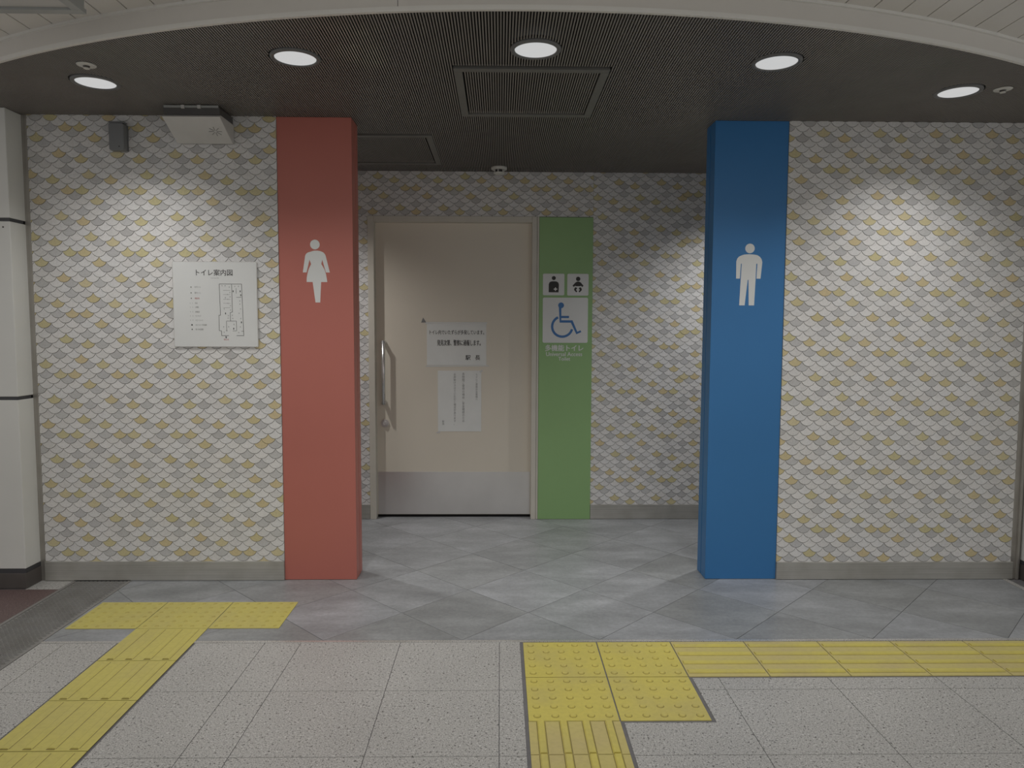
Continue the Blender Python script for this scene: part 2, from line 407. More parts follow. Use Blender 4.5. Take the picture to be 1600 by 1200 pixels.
# tactile tiles --------------------------------------------------
def dome_mesh(r, h, name, mats):
    prof = [(r, 0), (r * .92, h * .6), (r * .72, h), (0, h)]
    return MB().lathe(prof[::-1], 0, 0, 10).lathe([(r, .0002), (r + .0016, .0001)], 0, 0, 10, 1).mesh(name, mats)  # second lathe: dark ring at the dome foot, dirt and painted shadow together
DOME = dome_mesh(0.0115, 0.005, 'dome', ['tactile_yellow', 'tactile_dirt_shade'])
def block_tile(x, y):
    t = MB().box(x + .0025, x + .2975, y - .2975, y - .0025, -0.008, 0.0008).build('tactile_tile', 'tactile_yellow', floor, org=(x + .15, y - .15, 0), bevel=0.001)
    for a in range(5):
        for b in range(5): inst('dome', DOME, (x + .0315 + .0592 * a, y - .0315 - .0592 * b, 0.0008), t)
def bar_tile(x, y, along_x, length=0.3, worn='tactile_worn', barmat='tactile_yellow', h=0.005, bw=0.0245):
    if along_x: t = MB().box(x + .002, x + .298, y - .2985, y - .0015, -0.008, 0.0006).build('tactile_tile', worn, floor, org=(x + .15, y - .15, 0))
    else: t = MB().box(x + .0015, x + .2985, y - length + .002, y - .002, -0.008, 0.0006).build('tactile_tile', worn, floor, org=(x + .15, y - length / 2, 0))
    for k in range(4):
        p = 0.0285 + 0.0733 * k
        poly = [(-.5, 0), (.5, 0), (.36, 1), (-.36, 1)]
        c = p + bw / 2
        for sg in (-1, 1):  # flat dark strips on both sides paint the bar's shadow, along with dirt
            q = c + sg * (bw / 2 + .0012)
            if along_x: MB().box(x + .008, x + .292, y - q - .0013, y - q + .0013, .0006, .0009).build('dirt_shade_line', 'tactile_dirt_shade', t)
            else: MB().box(x + q - .0013, x + q + .0013, y - length + .004, y - .004, .0006, .0009).build('dirt_shade_line', 'tactile_dirt_shade', t)
        if along_x: MB().prism([(bw * u, h * v) for u, v in poly], lambda u, v, w: (w, y - c + u, 0.0006 + v), x + .008, x + .292).build('bar', barmat, t)
        else: MB().prism([(bw * u, h * v) for u, v in poly], lambda u, v, w: (x + c - u, w, 0.0006 + v), y - .004, y - length + .004).build('bar', barmat, t)
for i in range(2):
    for j in range(2): block_tile(TX + .3 * i, TY - .3 * j)
for i in range(2, 8): bar_tile(TX + .3 * i, TY, True)
bar_tile(TX, TY - .6, False, 0.1865); bar_tile(TX, TY - .7865, False, 0.3); bar_tile(TX, TY - 1.0865, False, 0.3); bar_tile(TX, TY - 1.3865, False, 0.3)
# left stripe: thin newer sheets with low relief
def sheet_dots(x, y):
    t = MB().box(x + .0016, x + .2984, y - .2984, y - .0016, 0.0002, 0.0026).build('tactile_tile', 'tactile_sheet', floor, org=(x + .15, y - .15, 0.0002), bevel=0.0008)
    mb = MB(); h = 0.0018
    for a in range(6):
        for b in range(6):
            cx, cy = x + .025 + .05 * a, y - .025 - .05 * b
            mb.lathe([(0, .0026 + h), (.0055, .0026 + h), (.009, .0026)], cx, cy, 8)
    tag(mb.build('dome_pattern', 'tactile_dot', t), kind='stuff')
def sheet_bars(x, y):
    t = MB().box(x + .0010, x + .2990, y - .2982, y - .0018, 0.0002, 0.0026).build('tactile_tile', 'tactile_sheet', floor, org=(x + .15, y - .15, 0.0002), bevel=0.0008)
    for k in range(4):
        c = x + .045 + .07 * k; h = 0.003
        poly = [(-.014, 0), (.014, 0), (.009, h), (-.009, h)]
        MB().prism(poly, lambda u, v, w: (c - u, w, .0026 + v), y - .012, y - .288).build('bar', 'tactile_sheet', t)
        MB().box(c + .0135, c + .0160, y - .288, y - .012, .0026, .0028).build('dirt_shade_line', 'tactile_dirt_shade', t)
        MB().box(c - .013, c + .013, y - .294, y - .2885, .0026, .0030).build('end_slot', 'tactile_dirt_shade', t)
for i in range(3): sheet_dots(SX - .3 + .3 * i, SY)
for j in range(1, 6): sheet_bars(SX, SY - .3 * j)
# threshold strip between stone and granite
tag(MB().box(GX0, GX1, GY0 - .017, GY0 - .001, -0.006, 0.0012).build('trim_1', 'steel', bevel=0.0008), 'thin metal strip between grey stone and granite floor', kind='structure')

# ------------------------------------------------------------------ tiled walls
G, g = 'tile_gold', 'tile_grey'
CELL = {(0, 0): G, (0, 2): G, (0, 6): g, (1, 1): g, (2, 4): G, (3, 5): g, (4, 2): g, (5, 7): G, (6, 0): g, (6, 2): G,
        (6, 4): g, (8, 0): g, (9, 3): G, (10, 6): G, (10, 4): g}
def tile_shape(w, r, gap):
    """fish-scale outline: round belly below, two hollow shoulders above (ccw, X/Z)"""
    R = (w * w / 4 + r * r) / (2 * r); cz = R - r          # belly circle centred at (0, cz)
    a0 = math.asin(min(1, w / 2 / R)); pts = []
    n = 8
    for k in range(n + 1):
        a = -a0 + 2 * a0 * k / n; pts.append((R * math.sin(a), cz - R * math.cos(a)))
    for k in range(1, 5):                                   # right shoulder up to the apex
        a = -a0 * k / 4; pts.append((w / 2 + R * math.sin(a), r + cz - R * math.cos(a)))
    for k in range(1, 4):
        a = a0 - a0 * k / 4 ; pts.append((-w / 2 + R * math.sin(a), r + cz - R * math.cos(a)))
    # shrink for the joint
    out = []
    for i, p in enumerate(pts):
        q = pts[i - 1]; s = pts[(i + 1) % len(pts)]
        tx, tz = s[0] - q[0], s[1] - q[1]; l = math.hypot(tx, tz)
        out.append((p[0] - tz / l * gap, p[1] + tx / l * gap))
    return out
def scale_wall(parent, y, sections, skip=()):
    """sections: (x0, x1, z0, z1, anchor x, anchor z, w, r, shift function)"""
    whole = []; loose = {m: MB() for m in ('tile_white', G, g)}
    shared = {}
    for x0, x1, z0, z1, ax, az, w, r, shift in sections:
        shp = tile_shape(w, r, 0.0011)
        def out_of(u, v, cz): return 0.0038 + 0.0014 * (cz - v) / r      # belly stands proud of the shoulders
        key = (w, r)
        if key not in shared:
            shared[key] = {}
            for m in loose:
                mb = MB(); n = len(shp)
                mb.add([(u, -out_of(u, v, 0), v) for u, v in shp] + [(u, 0, v) for u, v in shp],
                       [tuple(range(n))] + [(i, i + n, (i + 1) % n + n, (i + 1) % n) for i in range(n)])
                shared[key][m] = mb.mesh('tile', m)
        k0 = int((az - z1) / r) - 2; k1 = int((az - z0) / r) + 2
        for k in range(k0, k1 + 1):
            cz = az - k * r
            for c2 in range(int((x0 - ax) / (w / 2)) - 2, int((x1 - ax) / (w / 2)) + 3):
                if (c2 + k) % 2: continue
                cx = ax + c2 * w / 2
                dk, dc = shift(k, cx)
                m = CELL.get(((k + dk) % 12, (c2 - 2 * dc) % 8), 'tile_white')
                poly = [(cx + u, cz + v) for u, v in shp]
                inside = all(x0 <= p[0] <= x1 and z0 <= p[1] <= z1 for p in poly)
                if inside:
                    hid = any(sx0 < cx < sx1 and sz0 < cz < sz1 for sx0, sx1, sz0, sz1 in skip)
                    pa, q = project_area([(cx - w / 2, y, cz), (cx + w / 2, y, cz), (cx, y, cz - r)])
                    if hid or abs(q[0][0]) > 800: pa = 0
                    whole.append((pa, cx, cz, m, key, shp, r)); continue
                poly = clip_rect(poly, x0, x1, z0, z1)
                if poly:
                    n = len(poly)
                    loose[m].add([(u, y - max(0.002, out_of(u, v, cz)), v) for u, v in poly] + [(u, y, v) for u, v in poly],
                                 [tuple(range(n))] + [(i, i + n, (i + 1) % n + n, (i + 1) % n) for i in range(n)])
    whole.sort(key=lambda t: -t[0])
    for n_, (pa, cx, cz, m, key, shp, r) in enumerate(whole):
        if n_ < 300:
            inst('tile', shared[key][m], (cx, y, cz), parent)
        else:
            n = len(shp)
            loose[m].add([(cx + u, y - (0.0038 - 0.0014 * v / r), cz + v) for u, v in shp] + [(cx + u, y, cz + v) for u, v in shp],
                         [tuple(range(n))] + [(i, i + n, (i + 1) % n + n, (i + 1) % n) for i in range(n)])
    allmb = MB()
    for mi, m in enumerate(loose):
        base = len(allmb.v); allmb.v += loose[m].v
        allmb.f += [tuple(i + base for i in f) for f in loose[m].f]; allmb.m += [mi] * len(loose[m].f)
    tag(allmb.build('tile_field', list(loose), parent), kind='stuff')

wall_l = MB().box(-2.40, RED0, 0.0, PD, 0, H).build('wall_left', 'grout', org=(-1.7, 0, 0))
tag(wall_l, 'left wall clad in white, gold and grey fish-scale tiles', kind='structure')
wall_r = MB().box(BLU1, 2.75, 0.0, PD, 0, H).build('wall_right', 'grout', org=(2.0, 0, 0))
tag(wall_r, 'right wall clad in white, gold and grey fish-scale tiles', kind='structure')
SK = 0.098
scale_wall(wall_l, 0.0, [(XL, RED0 - .001, SK - .004, H, -2.1605, 1.0403, 0.0696, 0.02477,
            lambda k, cx: ((0, 1) if k < -4 else (0, 0)) if cx < -1.165 else (4 * ((k + 4) // 12 % 3), 2 + (k + 4) // 12 % 2))],
           skip=[(-1.61, -1.17, 1.16, 1.60), (-1.57, -1.27, 2.13, 2.29), (-1.90, -1.78, 2.1, 2.26)])
scale_wall(wall_r, 0.0, [(BLU1 + .001, XR, SK - .010, H, 1.6111, 1.161, 0.0693, 0.02489, lambda k, cx: (0, 0))])
# back wall: solid with a door opening
DX0, DX1, DZ1 = -0.8622, 0.2529, 1.9979
mb = MB(); mb.box(-2.40, DX0, B, B + .12, 0, H); mb.box(DX1, 2.75, B, B + .12, 0, H); mb.box(DX0, DX1, B, B + .12, DZ1, H)
wall_b = mb.build('wall_back', 'grout', org=(0, B, 0))
tag(wall_b, 'recessed back wall of fish-scale tiles around the beige door', kind='structure')
GRX1 = 0.604
scale_wall(wall_b, B, [
    (-2.2, GRX1, DZ1 + .001, H, -0.617, 2.1817, 0.0704, 0.0252, lambda k, cx: (0, 0)),
    (GRX1 + .001, 2.6, SK - .004, H, 0.8042, 0.8657, 0.0693, 0.02475, lambda k, cx: (0, 0) if cx < 1.20 else (4, 2)),
    (-2.2, DX0 - .001, SK - .004, DZ1 + .001, -0.888, 1.74, 0.0693, 0.02475, lambda k, cx: (2, 1))],
    skip=[(-2.4, -0.93, 0, 2.4), (1.32, 2.7, 0, 2.4)])
# unseen end walls, added to keep world light out of the recess
tag(MB().box(-2.40, -2.30, PD, B + .12, 0, H).build('wall_light_stop_left', 'plaster'), 'unseen plain plaster end wall added to stop world light behind the left wall', kind='structure')
tag(MB().box(2.65, 2.75, PD, B + .12, 0, H).build('wall_light_stop_right', 'plaster'), 'unseen plain plaster end wall added to stop world light behind the right wall', kind='structure')
# steel skirtings
def skirting(name, x0, x1, y, label, h=SK):
    tag(MB().box(x0, x1, y - .012, y, 0.0015, h).build(name, 'steel_base', bevel=0.0015), label, kind='structure')
skirting('baseboard_left', XL - .002, RED0 - .001, 0.0, 'stainless steel skirting under the left tiled wall')
skirting('baseboard_right', BLU1 + .001, 2.625, 0.0, 'stainless steel skirting under the right tiled wall', 0.090)
skirting('baseboard_back', GRX1 + .002, 2.65, B, 'stainless steel skirting right of the green panel')
skirting('baseboard_back', -2.3, DX0 - .001, B, 'stainless steel skirting left of the door frame')
# steel edge trims at the outer ends of the tiled walls
def edge_trim(name, x0, x1, label):
    mb = MB(); mb.box(x0, x1, -.004, 0.0, 0.0, H)
    s = x0 if x0 < 0 else x1
    mb.box(min(s, s + (.012 if x0 < 0 else -.012)), max(s, s + (.012 if x0 < 0 else -.012)), -.016, -.004, 0.0, H)
    tag(mb.build(name, 'steel_vert', bevel=0.001), label, kind='structure')
edge_trim('trim_2', -2.312, XL, 'vertical steel edge trim at the left end of the tiles')
edge_trim('trim_3', XR, 2.652, 'vertical steel edge trim at the right end of the tiles')

# ------------------------------------------------------------------ dark slatted ceiling
def arc_pts(r, x0, x1, n=72):
    return [(x0 + (x1 - x0) * k / n, arc_y(x0 + (x1 - x0) * k / n, r)) for k in range(n + 1)]
ax0, ax1 = -3.3, 3.5
front = arc_pts(AR - .004, ax0, ax1)
poly = ccw(front + [(ax1, B + .12), (ax0, B + .12)])
ceil = MB().prism(poly, lambda u, v, w: (u, v, w), H + .077, H + .040).build('ceiling', 'ceiling_void', org=(0, 0, H))
tag(ceil, 'dark slatted ceiling over the toilet entrance with a curved front edge', kind='structure')
HATCH = [(-.187, .430, -.680, -.040), (-.985, -.363, .320, .992)]
LAMPS = [(-1.6863, -.4707), (-.7753, -.7709), (.1269, -.8767), (1.0506, -.7738), (1.9509, -.4544), (-1.35, .62), (1.58, .62)]
LR = 0.094
P = 0.0102
mb = MB()
nx = int((ax1 - ax0) / P)
for k in range(nx):
    x = ax0 + P * (k + .5)
    iv = [(arc_y(x, AR - .006), B + .06 if -2.40 < x < 2.75 else 0.0)]
    if iv[0][0] >= iv[0][1] - .02: continue
    cuts = []
    for hx0, hx1, hy0, hy1 in HATCH:
        if hx0 - .002 < x < hx1 + .002:
            if hx0 + .036 < x < hx1 - .036: cuts += [(hy0 - .030, hy0 + .034), (hy1 - .050, hy1)]
            else: cuts.append((hy0 - .030, hy1))
    for lx, ly in LAMPS:
        if abs(x - lx) < LR: s = math.sqrt(LR * LR - (x - lx) ** 2); cuts.append((ly - s - .012, ly + s))
    for c0, c1 in sorted(cuts):
        nv = []
        for a, b in iv:
            if c1 <= a or c0 >= b: nv.append((a, b)); continue
            if c0 > a: nv.append((a, c0))
            if c1 < b: nv.append((c1, b))
        iv = nv
    for a, b in iv:
        if b - a > .004: mb.box(x - .0026, x + .0026, a, b, H, H + .006)
tag(mb.build('slats', 'slat_metal', ceil), kind='stuff')
MB().box(ax0, ax1, B + .061, B + .12, H + .0005, H + .0395).build('rear_light_stop', 'ceiling_void', ceil)  # added strip that blocks world light leaking over the back wall
for a, b in ((ax0, -2.402), (2.752, ax1)): MB().box(a, b, 0.001, .06, H + .0005, H + .0395).build('side_light_stop', 'ceiling_void', ceil)  # added strips that block light leaking in past the column tops
for hx0, hx1, hy0, hy1, lab in [(*HATCH[0], 'square access hatch frame in the slatted ceiling before the door'), (*HATCH[1], 'access hatch frame in the slatted ceiling behind the red pillar')]:
    e = empty('access_hatch', (hx0, hy0, H), lab, 'hatch', 'ceiling access hatches')
    w = .034
    for r in ((hx0, hx1, hy0, hy0 + w), (hx0, hx1, hy1 - w, hy1), (hx0, hx0 + w, hy0 + w, hy1 - w), (hx1 - w, hx1, hy0 + w, hy1 - w)):
        MB().box(*r, H - .003, H + .016).build('frame_bar', 'hatch_frame', e, bevel=0.001)
# curved white fascia and the plank ceiling of the passage
def ribbon(r0, r1, z0, z1, n=96):
    mb = MB(); o = arc_pts(r1, ax0, ax1, n)[0:]; i_ = [(x, arc_y(x, r0)) for x, _ in o]
    vs = []
    for (x, yo), (_, yi) in zip(o, i_): vs += [(x, yo, z0), (x, yi, z0), (x, yi, z1), (x, yo, z1)]
    fs = []
    for k in range(n):
        a, b = 4 * k, 4 * k + 4
        for p, q in ((0, 1), (1, 2), (2, 3), (3, 0)): fs.append((a + p, b + p, b + q, a + q))
    fs += [(0, 1, 2, 3), (4 * n + 3, 4 * n + 2, 4 * n + 1, 4 * n)]
    return mb.add(vs, fs)
fas = ribbon(AR, AR + .012, H - .002, HW + .01).build('trim_4', 'fascia_white', org=(0, -1.2, H))
tag(fas, 'curved white fascia band edging the dark ceiling', kind='structure')
ribbon(AR + .012, AR + .017, H - .003, H + .012).build('lip', 'fascia_lip', fas)
MB().box(-.332, -.3305, arc_y(-.33, AR + .0125), arc_y(-.33, AR + .011), H + .012, HW - .01).build('seam', 'joint_dark', fas)
ribbon(AR + .012, AR + .022, HW - .010, HW + .004).build('cover_strip', 'fascia_lip', fas)
ceil_w = MB().box(-4.6, 4.9, -7.5, 0.3, HW + .02, HW + .06).build('ceiling', 'joint_dark', org=(0, -3, HW + .02))
tag(ceil_w, 'white plank ceiling of the passage outside the curved fascia', kind='structure')
PW = 0.1113; px0 = -1.8446 - PW * 24
for k in range(60):
    a, b = px0 + PW * k, px0 + PW * (k + 1) - .005
    if b > 4.8 or a < -4.5: continue
    ya = arc_y(a, AR + .016) if abs(a - ACX) < 3.6 else 0.2
    yb = arc_y(b, AR + .016) if abs(b - ACX) < 3.6 else 0.2
    MB().prism(ccw([(a, -7.4), (b, -7.4), (b, yb), (a, ya)]), lambda u, v, w: (u, v, w), HW + .02, HW).build('plank', 'plank_white', ceil_w)

# ================================================================== OBJECTS
# ------------------------------------------------------------------ pillars
def pillar(name, x0, x1, inner, mat, label):
    e = empty(name, ((x0 + x1) / 2, 0, 0), label, 'pillar')
    s = 1 if inner == 'right' else -1
    xi = x1 if s > 0 else x0                                  # the face towards the recess
    def rng(a, b): return (min(a, b), max(a, b))
    MB().box(x0, x1, 0, .078, 0.001, H).build('front_panel', mat, e, bevel=0.0015)
    xa, xb = rng(xi - s * .30, xi)
    MB().box(xa, xb, .086, PD, 0.001, H).build('rear_panel', mat, e, bevel=0.0015)
    return e
red = pillar('red_pillar', RED0, RED1, 'right', 'red_paint', "red pillar with the white women's symbol, left of the recess")
blue = pillar('blue_pillar', BLU0, BLU1, 'left', 'blue_paint', "blue pillar with the white men's symbol, right of the recess")
MP = 3.6206 / 1140.3
def pict(points, s, cx, cz, ox, oz):           # zoomed-photo units -> metres about (ox, oz)
    return ccw([(ox + (u - cx) * s, oz - (v - cz) * s) for u, v in points])
fw = wallfn(0.0)
sW = MP / 9.23
woman = [(340, 318), (370, 308), (402, 303), (440, 303), (480, 310), (515, 325), (540, 348), (553, 378), (608, 610), (553, 610), (503, 430), (488, 490), (512, 530),
         (535, 575), (552, 630), (562, 685), (570, 745), (482, 745), (465, 1035), (398, 1035), (362, 745), (277, 745), (279, 690), (288, 640),
         (302, 585), (322, 535), (345, 492), (322, 430), (278, 610), (225, 610), (262, 375), (275, 348), (300, 330)]
w1 = MB().prism(pict(woman, sW, 418, 593, -.9005, 1.546), fw, .0008, 0)
w1.prism(disc(-.9005 + (402 - 418) * sW, 1.546 - (217 - 593) * sW, 68 * sW), fw, .0008, 0)
w1.build('women_symbol', 'white_film', red)
man = [(350, 364), (385, 353), (460, 347), (540, 353), (580, 362), (615, 385), (640, 420), (650, 460), (631, 695), (572, 695), (580, 482), (564, 482), (560, 700),
       (548, 1078), (470, 1078), (458, 712), (446, 712), (411, 1078), (332, 1078), (345, 700), (355, 482), (342, 482), (332, 695), (278, 695), (275, 450), (288, 410), (312, 382)]
m1 = MB().prism(pict(man, sW, 462, 637, 1.2295, 1.5405), fw, .0008, 0)
m1.prism(disc(1.2295 + (467 - 462) * sW, 1.5405 - (265 - 637) * sW, 68 * sW), fw, .0008, 0)
m1.build('men_symbol', 'white_film', blue)

# ------------------------------------------------------------------ door
door = empty('door_1', ((DX0 + DX1) / 2, B, 0), 'beige sliding door with steel kick plate in a cream frame', None, None, 'structure')
fr = 0.04
MB().box(DX0, DX0 + fr, B - .012, B + .12, 0, DZ1).build('frame_jamb', 'frame_paint', door, bevel=0.002)
MB().box(DX1 - .046, DX1 - .014, B - .012, B + .12, 0, DZ1).build('frame_jamb', 'frame_paint', door, bevel=0.002)
MB().box(DX1 - .0125, DX1, B - .010, B + .05, 0, DZ1).build('frame_strip', 'frame_paint', door, bevel=0.001)
MB().box(DX0 + fr, DX1 - .046, B - .012, B + .12, DZ1 - .037, DZ1).build('frame_head', 'frame_paint', door, bevel=0.002)
DY = B + .05
MB().box(DX0 + .03, DX1 - .03, DY, DY + .038, 0.018, DZ1 - .02).build('door_leaf', 'door_laminate', door, bevel=0.001)
MB().box(DX0 + .044, DX1 - .05, DY - .0018, DY, 0.020, .3094).build('kick_plate', 'kick_steel', door, bevel=0.0005)
MB().box(DX0 + fr, DX1 - .046, DY + .004, DY + .05, 0.0, 0.016).build('threshold_gap', 'ceiling_void', door)
hx = -.768
h = MB(); zt, zb = 1.190, .768
h.tube([(hx, DY - .055, zb), (hx, DY - .055, zt)], .0115, 12)
ho = h.build('pull_handle', 'chrome', door, smooth=True)
for z in (zt - .012, zb + .012):
    MB().tube([(hx, DY - .0005, z), (hx, DY - .060, z)], .0135, 12).build('handle_bracket', 'chrome', ho, smooth=True)
lk = MB()
lk.tube([(hx, DY, .6385), (hx, DY - .008, .6385)], .026, 20)
lo = lk.build('lock_escutcheon', 'satin', door)
k2 = MB(); k2.tube([(hx, DY - .008, .6385), (hx, DY - .016, .6385)], .014, 16); k2.box(hx - .003, hx + .003, DY - .019, DY - .016, .628, .649)
k2.build('lock_turn', 'satin', lo)

# ------------------------------------------------------------------ notices taped to the door
n1 = empty('paper_notice', (-.283, DY, 1.165), 'white landscape paper notice with two bold text lines taped on the beige door', 'notice')
def sheet(e, x0, x1, z0, z1, tapes):
    MB().prism([(x0, z0), (x1, z0), (x1, z1), (x0, z1)], wallfn(DY), .0012, .0002).build('sheet', 'paper', e)
    for t in tapes: MB().prism(ccw(t), wallfn(DY), .0016, .0013).build('tape', 'tape', e)
sheet(n1, -.487, -.092, 1.028, 1.300, [])
MB().prism([(-.496, 1.016), (-.072, 1.020), (-.075, 1.028), (-.490, 1.026)], wallfn(DY), .0010, .0002).build('sleeve_edge', 'tape', n1)
MB().prism([(-.497, 1.300), (-.088, 1.300), (-.086, 1.314), (-.495, 1.314)], wallfn(DY), .0010, .0002).build('sleeve_edge', 'tape', n1)
MB().prism([(-.524, 1.3096), (-.490, 1.3097), (-.511, 1.3435)], wallfn(DY), .0013, .0002).build('tape_corner', 'grey_ink', n1)
lettering('lettering', 'トイレ内でいたずらが多発しています。', -.468, -.107, 1.231, 1.261, DY - .0016, 'black_ink', n1, 0.0004)
lettering('lettering', '発見次第、警察に通報します。', -.418, -.130, 1.157, 1.196, DY - .0016, 'black_ink', n1, 0.0007)
for ch, xa in (('駅', -.230), ('長', -.166)): lettering('lettering', ch, xa, xa + .033, 1.062, 1.094, DY - .0016, 'black_ink', n1, 0.0006)
n2 = empty('paper_notice', (-.27, DY, .785), 'white portrait paper notice with vertical columns of small text on the door', 'notice')
sheet(n2, -.4152, -.1253, .583, .991, [[(-.14, .985), (-.122, .997), (-.115, .99), (-.13, .975)], [(-.425, .578), (-.40, .583), (-.40, .573), (-.425, .57)]])
def vtext(s, x, z1, z0, w, mat='grey_ink'):
    lettering('lettering', '\n'.join(s), x - w / 2, x + w / 2, z0, z1, DY - .0016, mat, n2, 0.0, 1.0)
vtext('トイレご使用のお客様へ', -.1565, .972, .794, .0145)
vtext('長時間ご使用の場合、安全確認のため', -.245, .977, .646, .0165)
vtext('お声掛けさせていただく場合があります。', -.302, .973, .627, .0165)
vtext('駅長', -.3795, .657, .627, .0145)

# ------------------------------------------------------------------ green sign panel
gx0, gx1, gz1 = DX1 + .001, GRX1, 1.9945
gp = empty('sign_panel', ((gx0 + gx1) / 2, B, 0), 'tall green panel with accessible toilet symbols beside the door', 'sign')
MB().box(gx0, gx1, B - .012, B - .0005, 0.001, gz1).build('panel', 'green_paint', gp, bevel=0.001)
GY = B - .012
fg = wallfn(GY)
sG = (4.8) / 1140.3 / 7.06
def gz(u, v): return (.2787 + (u - 127) * sG * 1.005, 1.4755 - (v - 388) * sG * 1.0)
def gpoly(pts): return ccw([gz(*p) for p in pts])
def gboard(u0, v0, u1, v1, r):
    (a, b), (c, d) = gz(u0, v1), gz(u1, v0)
    return MB().prism(rrect(a, c, b, d, r), fg, .002, 0).build('symbol_board', 'white_film', gp)
def gcirc(mb, u, v, r): mb.prism(disc(*gz(u, v), r * sG), fg, .0029, .0021)
b1 = gboard(127, 128, 361, 363, .008)
o = MB(); gcirc(o, 245, 176, 22)
o.prism(gpoly([(190, 331), (190, 245), (196, 226), (210, 215), (228, 211), (262, 211), (281, 215), (295, 226), (301, 245), (298, 331)]), fg, .0026, .0021)
o = o.build('ostomate_symbol', 'black_ink', b1)
c = MB().prism(gpoly([(258, 277), (270, 277), (270, 290), (283, 290), (283, 302), (270, 302), (270, 315), (258, 315), (258, 302), (245, 302), (245, 290), (258, 290)]), fg, .0030, .0027)
c.build('cross_mark', 'white_film', b1)
b2 = gboard(393, 128, 625, 365, .008)
o = MB(); gcirc(o, 511, 184, 24)
o.prism(gpoly([(450, 258), (480, 225), (498, 214), (511, 212), (526, 214), (542, 225), (570, 258), (558, 272), (540, 256), (540, 263), (482, 263), (482, 256), (464, 271)]), fg, .0026, .0021)
for s in (1, -1):
    o.prism(gpoly([(510 + s * (u - 510), v) for u, v in [(482, 274), (470, 288), (467, 304), (492, 331), (503, 320), (490, 304), (492, 296), (502, 288), (496, 279)]]), fg, .0026, .0021)
o.build('baby_symbol', 'black_ink', b2)
b3 = gboard(127, 388, 622, 884, .010)
o = MB(); gcirc(o, 327, 473, 32)
o.prism(gpoly([(302, 480), (330, 490), (331, 588), (415, 588), (415, 612), (331, 612), (331, 636), (454, 636), (508, 762), (543, 745), (552, 765), (497, 789), (436, 662), (313, 662)]), fg, .0026, .0021)
arc_o, arc_i = [], []
for k in range(33):
    t = math.radians(115 + (345 - 115) * k / 32)
    arc_o.append((342 + 124 * math.cos(t), 705 - 124 * math.sin(t))); arc_i.append((342 + 98 * math.cos(t), 705 - 98 * math.sin(t)))
for k in range(32): o.prism(gpoly([arc_o[k], arc_o[k + 1], arc_i[k + 1], arc_i[k]]), fg, .0026, .0021)
o.build('wheelchair_symbol', 'blue_ink', b3)
def gtext(s, u0, v0, u1, v1, bold):
    (a, b), (c, d) = gz(u0, v1), gz(u1, v0)
    lettering('lettering', s, a, c, b, d, GY - .0006, 'white_film', gp, bold)
gtext('多機能トイレ', 157, 907, 575, 975, 0.0011)
gtext('Universal Access', 168, 987, 563, 1030, 0.0005)
gtext('Toilet', 303, 1040, 432, 1080, 0.0005)

# ------------------------------------------------------------------ toilet map on the left wall
mp = empty('guide_map', (-1.392, 0, 1.174), 'square white toilet guide map sign on the left tiled wall', 'sign')
mx0, mx1, mz0, mz1 = -1.597, -1.187, 1.174, 1.590
MB().prism(rrect(mx0, mx1, mz0, mz1, .006), wallfn(0), .0115, .0055).build('backing_frame', 'steel', mp)
MB().prism(rrect(mx0 + .003, mx1 - .003, mz0 + .003, mz1 - .003, .004), wallfn(0), .0130, .0116).build('face', 'white_film', mp)
MY = -.0133
lettering('lettering', 'トイレ案内図', -1.4815, -1.305, 1.521, 1.5515, MY, 'black_ink', mp, 0.0003)
lettering('lettering', 'Toilet Guide Map', -1.413, -1.371, 1.507, 1.512, MY, 'grey_ink', mp)
def mpt(a, b): return (-1.5984 + (a - 78) * .000388, 1.5891 - (b - 72) * .000389)
ln = MB()
def mline(pts, w=.0014):
    q = [mpt(*p) for p in pts]
    for (xa, za), (xb, zb) in zip(q, q[1:]):
        dx, dz = xb - xa, zb - za; l = math.hypot(dx, dz); nx_, nz_ = -dz / l * w / 2, dx / l * w / 2
        ln.prism(ccw([(xa + nx_, za + nz_), (xb + nx_, zb + nz_), (xb - nx_, zb - nz_), (xa - nx_, za - nz_)]), wallfn(0), .0135, .0131)
mline([(745, 935), (745, 812), (870, 812), (870, 935), (820, 935)]); mline([(735, 935), (755, 935)])
mline([(770, 995), (680, 995), (680, 935), (652, 935), (652, 740), (672, 740), (665, 350), (945, 350), (958, 995), (868, 995)], .0018)
mline([(820, 350), (822, 700), (795, 705), (795, 812)], .0018)
mline([(875, 400), (875, 468)]); mline([(875, 515), (940, 515)]); mline([(930, 937), (958, 937)])
for v in (428, 480, 540, 590, 645): mline([(712, v), (800, v)], .0008)
ln.build('plan_outline', 'black_ink', mp); ln = MB()
for u, v in [(700, 372), (738, 372), (790, 388), (795, 455), (768, 480), (738, 520), (797, 510), (768, 540), (800, 620), (800, 675), (768, 590), (720, 660), (770, 745), (765, 775), (820, 740), (825, 780), (918, 560), (918, 600), (925, 660), (905, 715), (925, 780), (860, 380), (905, 378), (708, 885), (770, 885), (838, 855), (918, 885), (712, 952), (895, 957)]:
    mline([(u - 7, v), (u + 7, v)], .0008); mline([(u, v - 9), (u, v + 9)], .0006)
for u, v in [(837, 440), (925, 440), (932, 488), (735, 717), (932, 828), (833, 908)]: mline([(u, v - 11), (u, v + 11)], .004)
tag(ln.build('plan_fixtures', 'black_ink', mp), kind='stuff'); ln = MB()
for v, w in [(390, 6), (462, 6), (530, 6), (862, 9), (918, 7)]: mline([(312, v - w), (312, v + w)], w * .0007)
for v in (590, 640, 698, 750, 803):
    mline([(296, v - 7), (296, v + 7)], .0006); mline([(326, v - 7), (326, v + 7)], .0006)
tag(ln.build('legend_marks', 'black_ink', mp), kind='stuff'); ln = MB()
mline([(735, 1005), (735, 1028)], .004); mline([(722, 1012), (748, 1012)], .0015)
